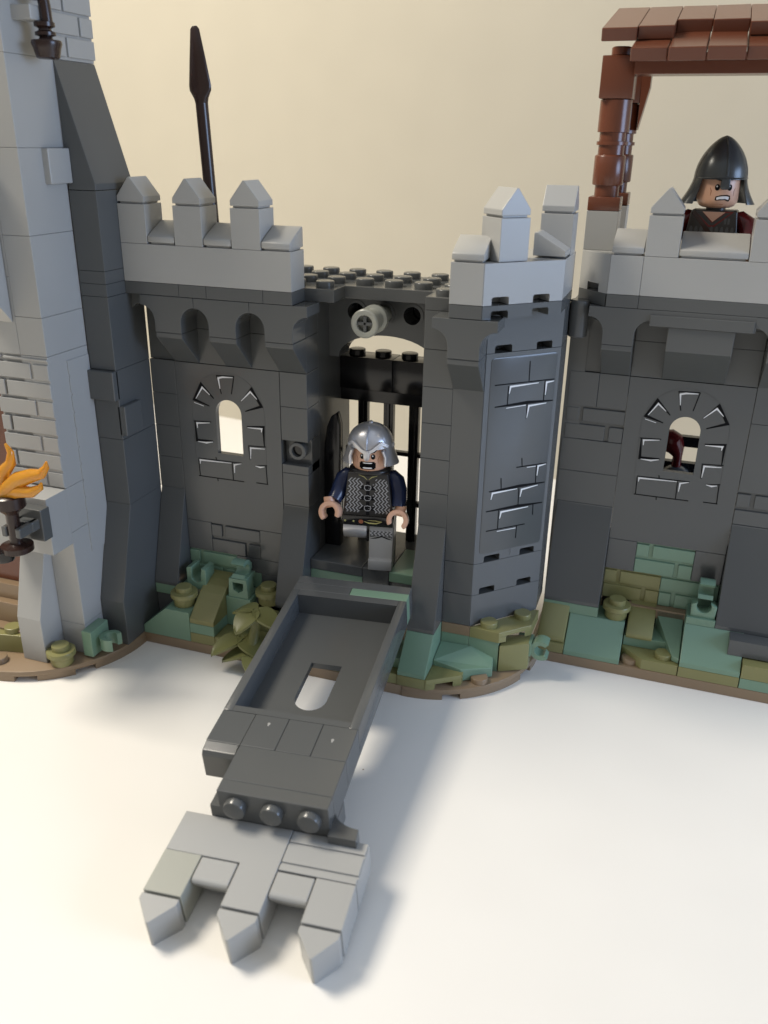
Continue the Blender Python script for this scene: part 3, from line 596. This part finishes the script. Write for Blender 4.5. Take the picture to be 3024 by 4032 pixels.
mb = MB(); mb.prism([(-.98, 12.3), (-.98, 11.55), (0, 10.42), (.3, 10.42), (.3, 12.3)], 'x', 1.01, 2.99, .02)
p = mb.done('bay_corbel', DG, K)
mb = MB(); mb.box(-1, 0, -1, 0, 12.8, 13.2); mb.box(0, 6, -1, 0, 12.8, 13.2); mb.prism([(-1.02, -.99), (-1.02, 1), (-2, 1), (-2, 0)], 'z', 12.8, 13.2, .02); done_split(mb, 'ledge', DG, K)
mb = MB(); mb.box(0, 8, -1, 0, 13.2, 14.4)
mb.box(-1, 0, -1, 0, 13.2, 14.4); mb.prism([(-1.0, -.99), (-1.0, 1), (-2.0, 1), (-2.0, 0)], 'z', 13.45, 14.4, .02); mb.prism([(-1.0, -.99), (-1.0, 1), (-1.3, 1), (-1.3, -.7)], 'z', 13.2, 13.47, .0); mb.prism([(-1.7, .9), (-2, .9), (-2, 0), (-1.7, -.3)], 'z', 13.2, 13.47, .0); mb.box(-1.8, -.9, .1, 1, 13.2, 13.5, 0); mb.done('parapet', LG, K)
for x in (0, 3, 6):
    mb = MB(); mb.box(x, x + 1, -1, 0, 14.4, 15.6); p = mb.done('merlon', LG, K); mb = MB(); cap(mb, x, -1, 15.6); mb.done('merlon_cap', LG, p)
for a, b in ((-1, 0), (1, 3), (4, 6)):
    mb = MB(); crest(mb, a, b, -1, 14.4, .72); mb.done('sloped_crest', LG, K, True)
mb = MB(); mb.box(-1.4, 8, .2, 4, 13.2, 13.4, 0); mb.box(-1.4, 8, 0, 4, 12.0, 12.2, 0); mb.done('walkway', DG, K)
# canopy
def post(y, dx=0):
    mb = MB(); mb.box(-2, -1, y, y + 1, 14.4, 15.6); mb.done('post_footing', LG, K)
    mb = MB(); mb.box(-2, -1, y, y + 1, 15.6, 16.02, .03)
    mb.lathe([(.38, 16.02), (.38, 16.34), (.46, 16.36), (.48, 16.4), (.48, 17.2), (.46, 17.23), (.4, 17.25), (.4, 17.52), (.47, 17.53), (.47, 17.63), (.4, 17.64), (.4, 17.88), (.48, 17.9), (.48, 18.8), (.4, 18.82)], (-1.5, y + .5, 0), 36)
    mb.box(-2, -1, y, y + 1, 18.82, 20.0, .03); mb.cyl((-1.5, y + .5, 20.0), .3, .25)
    return mb.done('canopy_post', BR, K, True)
post(0); post(3)
mb = MB(); mb.box(-1, 3.0, -.4, .6, 19.45, 19.8); mb.box(3.02, 9, -.4, .6, 19.45, 19.8); mb.box(-1, 9, 3, 4, 19.9, 20.3)
mb.prism([(-1.02, 19.95), (-.72, 19.95), (-.72, 19.3), (-.98, 18.0)], 'y', 3.0, 3.6, .0)
roof = mb.done('canopy_beam', BR, K)
sl = math.radians(14)
def tile(x, y0, z0, ln, w=1.0):
    M_ = Matrix.Translation((x, y0, z0)) @ Matrix.Rotation(sl, 4, 'X') @ Matrix.Rotation(random.uniform(-.008, .008), 4, 'Y')
    mb = MB(M_); mb.box(0, w, 0, ln, -.36, 0, .025, .006); return mb.done('roof_tile', BR, roof)
for i, (dy) in enumerate((-.9, -.7, .35, .2, -.3, -.8, .2, -.5)): tile(-2 + i * 1.0, dy, 20.62 + (dy + .9) * math.tan(sl) , 4 - dy - .9 + .0)
for i, dy in enumerate((-1.75, -1.95, -1.95, -1.6, -1.8, -1.7, -1.8)): tile(-1.05 + i * 1.02, dy, 20.05 + random.uniform(-.02, .02) + (dy + 1.75) * .1, 3.1)
# things behind the window
mb = MB(); mb.box(-1, 6, 3, 3.3, 7.2, 7.6); mb.box(-1, 6, 3, 3.3, 6.1, 6.58); mb.box(-1, 6, 3, 3.3, 8.9, 9.9); done_split(mb, 'rear_rail', BK, K)
mb = MB(); mb.box(.3, 3.5, 1.2, 3, 5.6, 6.0); mb.done('rear_shelf', DG, K)
t = thing('red_bulb_ornament', 'dark red bulb on a grey dome seen through the right window', 'ornament', (18.1, 7.6, 6.0))
mb = MB(); mb.tube([(.0, 0, .45), (.0, 0, .9), (-.08, 0, 1.15), (-.25, 0, 1.4), (-.5, 0, 1.55), (-.75, 0, 1.72), (-.9, 0, 2.0)], [.17, .17, .3, .45, .42, .2, .06], 20); mb.done('bulb', RD, t, True)
mb = MB(); mb.lathe([(.62, 0), (.6, .15), (.45, .38), (.25, .5), (.1, .52)], (0, 0, 0), 30); mb.done('dome', DG, t, True)
# ============================================================ PLANT
def leaf(mb, c, ang, ln, wd, droop=.25, tilt=0):
    t_ = bmesh.new(); n = 12; rows = []
    d = Vector((math.cos(ang), math.sin(ang), 0)); s_ = Vector((-d.y, d.x, 0)); c = Vector(c)
    for i in range(n + 1):
        q = i / n; wq = wd * (math.sin(PI * min(1, .04 + q * .96)) ** .55) * (1.1 - .35 * q) * .5
        p = c + d * ln * q + Vector((0, 0, tilt * q - droop * q * q))
        rows.append([p + s_ * wq * k + Vector((0, 0, -.05 * (1 - abs(k)) * 1.2 + .0)) for k in (-1, -.5, 0, .5, 1)])
    up = [[t_.verts.new(p + Vector((0, 0, .04))) for p in r] for r in rows]; lo = [[t_.verts.new(p - Vector((0, 0, .05))) for p in r] for r in rows]
    for i in range(n):
        for j in range(4):
            t_.faces.new((up[i][j], up[i][j + 1], up[i + 1][j + 1], up[i + 1][j])); t_.faces.new((lo[i][j + 1], lo[i][j], lo[i + 1][j], lo[i + 1][j + 1]))
        t_.faces.new((up[i][0], up[i + 1][0], lo[i + 1][0], lo[i][0])); t_.faces.new((up[i + 1][4], up[i][4], lo[i][4], lo[i + 1][4]))
    t_.faces.new([*up[0], *lo[0][::-1]]); t_.faces.new([*up[n][::-1], *lo[n]])
    bmesh.ops.recalc_face_normals(t_, faces=t_.faces); mb._fin(t_, 0)
pl = thing('toy_plant', 'olive toy plant with broad three-leaf sprigs beside the drawbridge', 'plant', (4.5, -1.1, 0))
mb = MB(); mb.tube([(.3, -.45, .05), (.32, -.35, .6), (.15, -.1, 1.0), (.2, .1, 1.6), (.25, .15, 2.15)], [.22, .24, .2, .18, .2], 16); mb.done('stem', LF, pl, True)
for c, angs, ln in (((.25, .05, 2.3), (-105, 165, -15), 1.05), ((-.3, -.05, 1.15), (-135, -25, 115), 1.15), ((.3, -.35, .85), (-165, -60, 40), 1.15)):
    mb = MB()
    for a in angs: leaf(mb, c, math.radians(a), ln, .92, .55, .12)
    mb.lathe([(.14, -.12), (.15, .02), (.09, .03), (.05, -.02)], c, 16); mb.done('leaf_sprig', LF, pl, True)
# ============================================================ FIGURES
def face_fn(R, zc): return lambda a, b, h: ((R + h) * math.sin(a / R), -(R + h) * math.cos(a / R), zc + b)
def ellipse(cx, cy, a, b, n=18): return [(cx + a * math.cos(2 * PI * i / n), cy + b * math.sin(2 * PI * i / n)) for i in range(n)]
def figure(name, label, loc, rz, skin, armm, hrot=0):
    o = thing(name, label, 'toy figure', loc, (0, 0, rz)); return o
def hand(mb, c, fwd, ang=0):
    # C-shaped gripping hand
    q = Vector(fwd).to_track_quat('Y', 'Z').to_matrix().to_4x4()
    M_ = Matrix.Translation(c) @ q @ Matrix.Rotation(ang, 4, 'Y'); mb.M = M_
    pts = [(p[0], p[1] + .26) for p in arc(0, 0, .35, -235, 55, 20)] + [(p[0], p[1] + .26) for p in arc(0, 0, .2, 55, -235, 20)]
    mb.prism([(x, y) for x, y in pts], 'z', -.22, .22, .05)
    mb.cyl((0, -.25, 0), .17, .25, 'y', .02, 18); mb.M = None; return mb
def chand(mb, c, roll):
    # open claw of a toy hand: the grip opens downwards, its axis points at the viewer
    mb.M = Matrix.Translation(c) @ Matrix.Rotation(math.radians(roll), 4, 'Y') @ Matrix.Rotation(math.radians(-18), 4, 'X')
    mb.prism(arc(0, 0, .38, -42, 222, 20) + arc(0, 0, .21, 222, -42, 20), 'y', -.24, .24, .06)
    mb.cyl((0, .05, .15), .19, .38, 'z', .02, 18); mb.M = None; return mb
def head(parent, z, rz, mouth):
    h = MB().lathe([(.28, -.02), (.42, 0), (.53, .05), (.6, .14), (.63, .25), (.63, .85), (.6, .97), (.52, 1.06), (.4, 1.1), (.3, 1.1), (.3, 1.28)], (0, 0, 0), 48).done('head', SK, parent, True)
    h.location = (0, 0, z); h.rotation_euler = (0, 0, rz); f = face_fn(.63, 0); F2 = face_fn(.634, 0)
    mb = MB()
    for s in (-1, 1): mb.disc(ellipse(s * .19, .61, .075, .095), f)
    if mouth == 'shout':
        mb.ribbon([(x * .04, .295) for x in range(-6, 7)], .27, f, .006, False); mb.ribbon([(x * .04, .295) for x in range(-7, 8)], .19, f, .006, False)
        for s in (-1, 1): mb.ribbon([(s * .08, .72), (s * .22, .77), (s * .36, .86)], .05, f)
    else:
        mb.ribbon([(-.2, .24), (-.19, .33), (-.05, .37), (.12, .38), (.22, .36), (.24, .28), (.2, .22), (.08, .26), (-.06, .25), (-.2, .24)], .035, f, .006, False)
        for s in (-1, 1): mb.ribbon([(s * .08, .80), (s * .25, .86), (s * .38, .86)], .06, f)
    mb.done('face_print', KP, h)
    mb = MB()
    for s in (-1, 1): mb.disc(ellipse(s * .19 - .015, .64, .024, .028, 10), F2)
    if mouth == 'shout':
        mb.ribbon([(x * .04, .385) for x in range(-4, 5)], .035, F2); mb.ribbon([(x * .04, .21) for x in range(-4, 5)], .045, F2)
    else: mb.ribbon([(-.17, .285), (-.08, .3), (0, .31), (.08, .315), (.14, .31), (.2, .29)], .08, f, .004, False)
    mb.done('teeth_and_eye_glints', WH, h)
    mb = MB()
    for s in (-1, 1):
        mb.ribbon([(s * .42, .62), (s * .36, .5), (s * .37, .36)], .022, f, .003); 
        if mouth == 'shout': mb.ribbon([(s * .3, .56), (s * .2, .53)], .018, f, .003)
    mb.ribbon([(-.06, .12), (0, .1), (.06, .12)], .018, f, .003)
    mb.done('wrinkle_print', BP, h)
    return h
def torso(parent, z, m):
    t_ = bmesh.new(); v = []
    for zz, hw, hd in ((0, .885, .5), (1.6, .69, .5)):
        v += [t_.verts.new(p) for p in ((-hw, -hd, z + zz), (hw, -hd, z + zz), (hw, hd, z + zz), (-hw, hd, z + zz))]
    t_.faces.new(v[:4][::-1]); t_.faces.new(v[4:])
    for i in range(4): t_.faces.new((v[i], v[(i + 1) % 4], v[4 + (i + 1) % 4], v[4 + i]))
    bmesh.ops.recalc_face_normals(t_, faces=t_.faces); mb = MB(); mb._fin(t_, .05, 3); mb.cyl((0, 0, z + 1.6), .3, .12, bv=0)
    return mb.done('torso', m, parent, True)
def arm(parent, s, z, m, pts):
    mb = MB(); mb.tube([(s * .56, 0, z + 1.38), (s * .75, -.0, z + 1.36)] + pts, [.16, .25, .3, .29, .27, .25, .22][:2 + len(pts)], 20); return mb.done('arm', m, parent, True)
# ---- knight in the gate
k1 = thing('toy_knight', 'silver helmeted toy knight in grey mail shouting in the open gate', 'toy figure', (8.1, 1.5, 3.6), (0, 0, math.radians(10)))
# legs: local z 0 = sill
def leg(parent, x0, x1, ang, m):
    M_ = Matrix.Translation((0, 0, 1.42)) @ Matrix.Rotation(ang, 4, 'X') @ Matrix.Translation((0, 0, -1.42))
    mb = MB(M_)
    pts = [(.38, 0), (-.62, 0), (-.62, .38), (-.5, .42), (-.44, 1.2)] + [(.0 + .44 * math.cos(math.radians(t)), 1.42 + .44 * math.sin(math.radians(t))) for t in range(190, -1, -15)] + [(.44, .6)]
    mb.prism([(p[0], p[1]) for p in pts], 'x', x0, x1, .03); return mb.done('leg', m, parent, True), M_
lr, MLr = leg(k1, .05, .89, math.radians(-3), LEGM)
ll, MLl = leg(k1, -.89, -.05, math.radians(82), SV)
mb = MB(); mb.prism(rrect(-.89, .89, 1.62, 2.0, .03, 2), 'y', -.48, .48, .02); mb.box(-.06, .06, -.4, .4, 1.0, 1.7); hips = mb.done('hips', BK, k1, True)
fl = lambda a, b, h: MLr @ Vector((a, -.44 - h - (0 if b > .42 else .15), b))
mb = MB(); mb.ribbon([(.09, 1.12), (.3, 1.16), (.5, 1.23), (.7, 1.16), (.87, 1.12)], .05, fl); mb.ribbon([(.12, .93), (.3, .84), (.5, .77), (.72, .84), (.87, .93)], .055, fl)
mb.ribbon([(.25, .99), (.5, 1.05), (.75, .99)], .035, fl); mb.done('knee_print', KP, lr)
mb = MB(); mb.disc([(.08, 1.17), (.5, 1.26), (.87, 1.17), (.87, 1.42), (.08, 1.42)], fl, .003); mb.done('dark_mail_ground', DP, lr)
mb = MB()
for i in range(6):
    x = .13 + i * .135
    mb.ribbon([(x + .045 * math.sin(t * 1.3), 1.24 + .026 * t) for t in range(0, 9)], .032, fl)
mb.done('mail_print', GP, lr)
fb_ = lambda a, b, h: (a, -.48 - h, b)
mb = MB()
for x in (-.8, -.5, .72): mb.disc(ellipse(x, 1.78, .035, .035, 12), fb_)
mb.ribbon([(-.12, 1.79), (.05, 1.74), (.3, 1.74), (.5, 1.82)], .045, fb_); mb.ribbon([(.0, 1.84), (.3, 1.84), (.5, 1.82)], .025, fb_); mb.done('dagger_print', YP, hips)
mb = MB(); mb.disc(ellipse(-.24, 1.78, .085, .075), fb_); mb.done('dagger_hilt_print', BP, hips)
t1 = torso(k1, 2.0, DKT)
def mail(parent, f, x0, x1, z0, z1, mask):
    mb = MB(); x = x0; k = 0
    while x <= x1 + .001:
        seg = []; z = z0
        while z <= z1:
            p = (x + .052 * math.sin((z - z0) * 2 * PI / .2), z + .02 * math.sin((z - z0) * 4 * PI / .2))
            if mask(*p): seg.append(p)
            elif len(seg) > 1: mb.ribbon(seg, .032, f, .005, False); seg = []
            else: seg = []
            z += .025
        if len(seg) > 1: mb.ribbon(seg, .032, f, .005, False)
        x += .125; k += 1
    mb.done('mail_print', GP, parent)
ft = lambda a, b, h: (a, -.5 - h, b)
mail(t1, ft, -.86, .87, 2.14, 3.42, lambda a, b: abs(a) < .83 - (b - 2) * .125 and abs(a) > .2 + .06 * math.cos((b - 2.2) * 2 * PI / .38) and b < 3.42 - max(0, .35 - abs(a)) * .6)
mb = MB()
for z in (2.3, 2.68, 3.06):
    mb.ribbon([(-.11, z + .08), (.0, z + .1), (.1, z + .07), (.11, z), (.06, z - .08), (-.06, z - .09), (-.12, z - .03), (-.11, z + .08)], .022, ft, .008, False); mb.ribbon([(.02, z), (.12, z)], .02, ft, .008)
mb.done('buckle_print', GP, t1)
mb = MB()
for z in (2.3, 2.68, 3.06): mb.disc([(-.28, z - .07), (.28, z - .07), (.28, z + .07), (-.28, z + .07)], ft, .0045)
mb.disc([(-.06, 2.05), (.06, 2.05), (.06, 3.3), (-.06, 3.3)], ft, .003); mb.done('strap_print', KP, t1)
mb = MB(); mb.ribbon([(-.32, 3.52), (-.14, 3.46), (-.03, 3.36)], .03, ft); mb.ribbon([(.32, 3.52), (.14, 3.46), (.03, 3.36)], .03, ft); mb.done('collar_print', YP, t1)
mb = MB(); mb.tube([(.62 * math.cos(a), .5 * math.sin(a), 3.6) for a in [i * PI / 10 for i in range(21)]], (.11), 12); mb.done('neck_guard', DKT, t1, True)
a1 = arm(k1, -1, 2.0, NB, [(-.91, -.02, 3.2), (-1.03, -.1, 2.9), (-1.11, -.28, 2.65), (-1.2, -.48, 2.5)])
a2 = arm(k1, 1, 2.0, NB, [(.90, -.0, 3.2), (1.0, -.05, 2.9), (1.03, -.18, 2.6), (1.03, -.32, 2.36)])
mb = MB(); chand(mb, (-1.27, -.68, 2.16), -12); mb.done('hand', SK, a1, True)
mb = MB(); chand(mb, (1.05, -.5, 1.95), 12); mb.done('hand', SK, a2, True)
h1 = head(k1, 3.62, 0, 'shout')
def helmet_mesh(rf, edge, n=64, zt=1.42, zs=16, tip=0, th=.05):
    mb = MB(); t_ = bmesh.new(); outer = []; inner = []
    for j in range(zs + 1):
        q = j / zs; ro = []; ri = []
        for i in range(n):
            a = 2 * PI * i / n; ze = edge(a); z = zt + (ze - zt) * (1 - math.cos(q * PI / 2)) ** .82 if tip == 0 else zt + (ze - zt) * q ** 1.15
            r = rf(z, a, q); x, y = r * math.sin(a), -r * math.cos(a)
            ro.append(t_.verts.new((x, y, z))); k = max(0, (r - th)) / max(r, .001)
            ri.append(t_.verts.new((x * k, y * k, z - (th if q < .5 else 0))))
        outer.append(ro); inner.append(ri)
    for A in (outer, inner):
        for j in range(zs):
            for i in range(n):
                f = (A[j][i], A[j][(i + 1) % n], A[j + 1][(i + 1) % n], A[j + 1][i]); t_.faces.new(f if A is outer else f[::-1])
    for i in range(n): t_.faces.new((outer[-1][i], outer[-1][(i + 1) % n], inner[-1][(i + 1) % n], inner[-1][i]))
    t_.faces.new(outer[0]); t_.faces.new(inner[0][::-1])
    bmesh.ops.recalc_face_normals(t_, faces=t_.faces); mb._fin(t_, 0); return mb
def ang0(a): return abs(((a + PI) % (2 * PI)) - PI)      # 0 at the face
def ss(a, b, x): x = max(0, min(1, (x - a) / (b - a))); return x * x * (3 - 2 * x)
def edge1(a):
    t = math.degrees(ang0(a)); e = .86 + .04 * ss(0, 30, t)
    e -= .66 * ss(50, 56, t); return e
def r1(z, a, q):
    t = math.degrees(ang0(a)); s = max(0, min(1, (1.62 - z) / .80)); r = .785 * math.sqrt(max(0.0006, 1 - (1 - s) ** 2.3))
    if z < .82: r += (.82 - z) * .34 * ss(50, 95, t)
    return r
mb = helmet_mesh(r1, edge1, zt=1.62, zs=22); hm = mb.done('helmet', SV, h1, True)
fh = lambda a, b, h: ((.81 + h) * math.sin(a / .77) * 1.0, -(.81 + h) * math.cos(a / .77), b)
mb = MB()
for s in (-1, 1):
    mb.ribbon([(0, .79), (s * .2, .91), (s * .48, 1.13), (s * .70, .98)], .10, fh, .06, False)
    mb.tube([(s * .52, -.62, .86), (s * .60, -.56, .62), (s * .60, -.58, .3)], [(.1, .07), (.12, .07), (.07, .05)], 10)
mb.prism([(-.12, .9), (.12, .9), (.1, .62), (.05, .53), (-.05, .53), (-.1, .62)], 'y', -.86, -.76, .02); mb.done('visor_ridge', SV, hm, True)
mb = MB(); P_ = []
for q in range(12):
    s = q / 11; z = .92 + s * .62; r = r1(z, 0, 0) + .015; P_.append((0, -r, z))
mb.tube(P_, [(.13, .035)] * 12, 12); mb.lathe([(.09, 0), (.07, .06), (.02, .09)], (0, .02, 1.6), 16)
for q in (-1, 1): mb.cyl((q * .76 - (0 if q < 0 else .0), -.05, .9), .1, .06, 'x', .02, 16)
mb.done('crest_band', SV, hm, True)
# ---- guard behind the right battlement
k2 = thing('toy_guard', 'toy guard in a pointed dark helmet scowling over the right battlement', 'toy figure', (18.03, 6.35, 12.08), (0, 0, math.radians(-5)))
mb = MB(); mb.box(-.95, .95, -.45, .45, 0, 2.0, .05); mb.done('legs', DB, k2)
t2 = torso(k2, 2.0, DKT)
a1 = arm(k2, -1, 2.0, RD, [(-.98, -.02, 3.2), (-1.1, -.1, 2.9), (-1.16, -.28, 2.65), (-1.18, -.48, 2.5)]); a2 = arm(k2, 1, 2.0, RD, [(.98, 0, 3.2), (1.1, -.1, 2.9), (1.16, -.28, 2.65), (1.18, -.48, 2.5)])
for s, a in ((-1, a1), (1, a2)):
    mb = MB(); hand(mb, (s * 1.2, -.6, 2.42), (0, -.8, -.6), math.radians(90)); mb.done('hand', SK, a, True)
mb = MB(); mb.disc([(-.34, 3.56), (.34, 3.56), (0.0, 3.26)], ft, .004); mb.done('neckline_print', mat('darker_skin_print', (.42, .25, .18), .4), t2)  # neckline printed in a darker skin tone than the head
mb = MB()
for r in range(2):
    for i in range(9):
        x = -.62 + i * .155; z = 3.02 - r * .24
        if abs(x - (-.25 + (3.1 - z) * .9)) > .12: mb.disc([(x - .055, z - .1), (x + .055, z - .1), (x + .05, z + .02), (x + .02, z + .1), (x - .02, z + .1), (x - .05, z + .02)], ft, .004)
for x in (.38, .48): mb.disc([(x - .035, 3.2), (x + .035, 3.2), (x + .035, 3.38), (x - .035, 3.38)], ft, .004)
mb.done('scale_print', DP, t2)
mb = MB(); mb.ribbon([(-.62, 3.55), (-.3, 3.2), (.1, 2.75)], .13, ft, .007, False); mb.done('strap_print', DB, t2)
mb = MB(); mb.ribbon([(-.34, 3.56), (-.02, 3.26), (.34, 3.56), (.55, 3.56), (.05, 3.13), (-.1, 3.13), (-.5, 3.5)], .05, ft, .003); mb.done('red_collar_print', RD, t2)
h2 = head(k2, 3.68, math.radians(17), 'scowl')
def edge2(a):
    t = math.degrees(ang0(a)); return .84 - .74 * ss(58, 66, t)
def r2(z, a, q):
    t = math.degrees(ang0(a)); s = max(0, min(1, (2.1 - z) / 1.22)); r = .80 * (math.sin(s * PI / 2) ** .62)
    if z < .9: r += (.9 - z) ** 1.5 * .5 * ss(55, 85, t)
    return max(r, .02)
mb = helmet_mesh(r2, edge2, zt=2.1, zs=24, tip=1); hm = mb.done('helmet', GM, h2, True)
mb = MB(); mb.tube([(0, -(r2(z, 0, 0) + .005), z) for z in [2.05 - .1 * i for i in range(12)]], [(.035, .02)] * 12, 8)
mb.prism([(-.13, .9), (.13, .9), (.15, .62), (.1, .55), (-.1, .55), (-.15, .62)], 'y', -.8, -.7, .03)
mb.tube([(.775 * math.sin(math.radians(t)), -.775 * math.cos(math.radians(t)), .88) for t in range(-75, 76, 10)], [(.05, .03)] * 16, 8); mb.done('nose_guard', GM, hm, True)
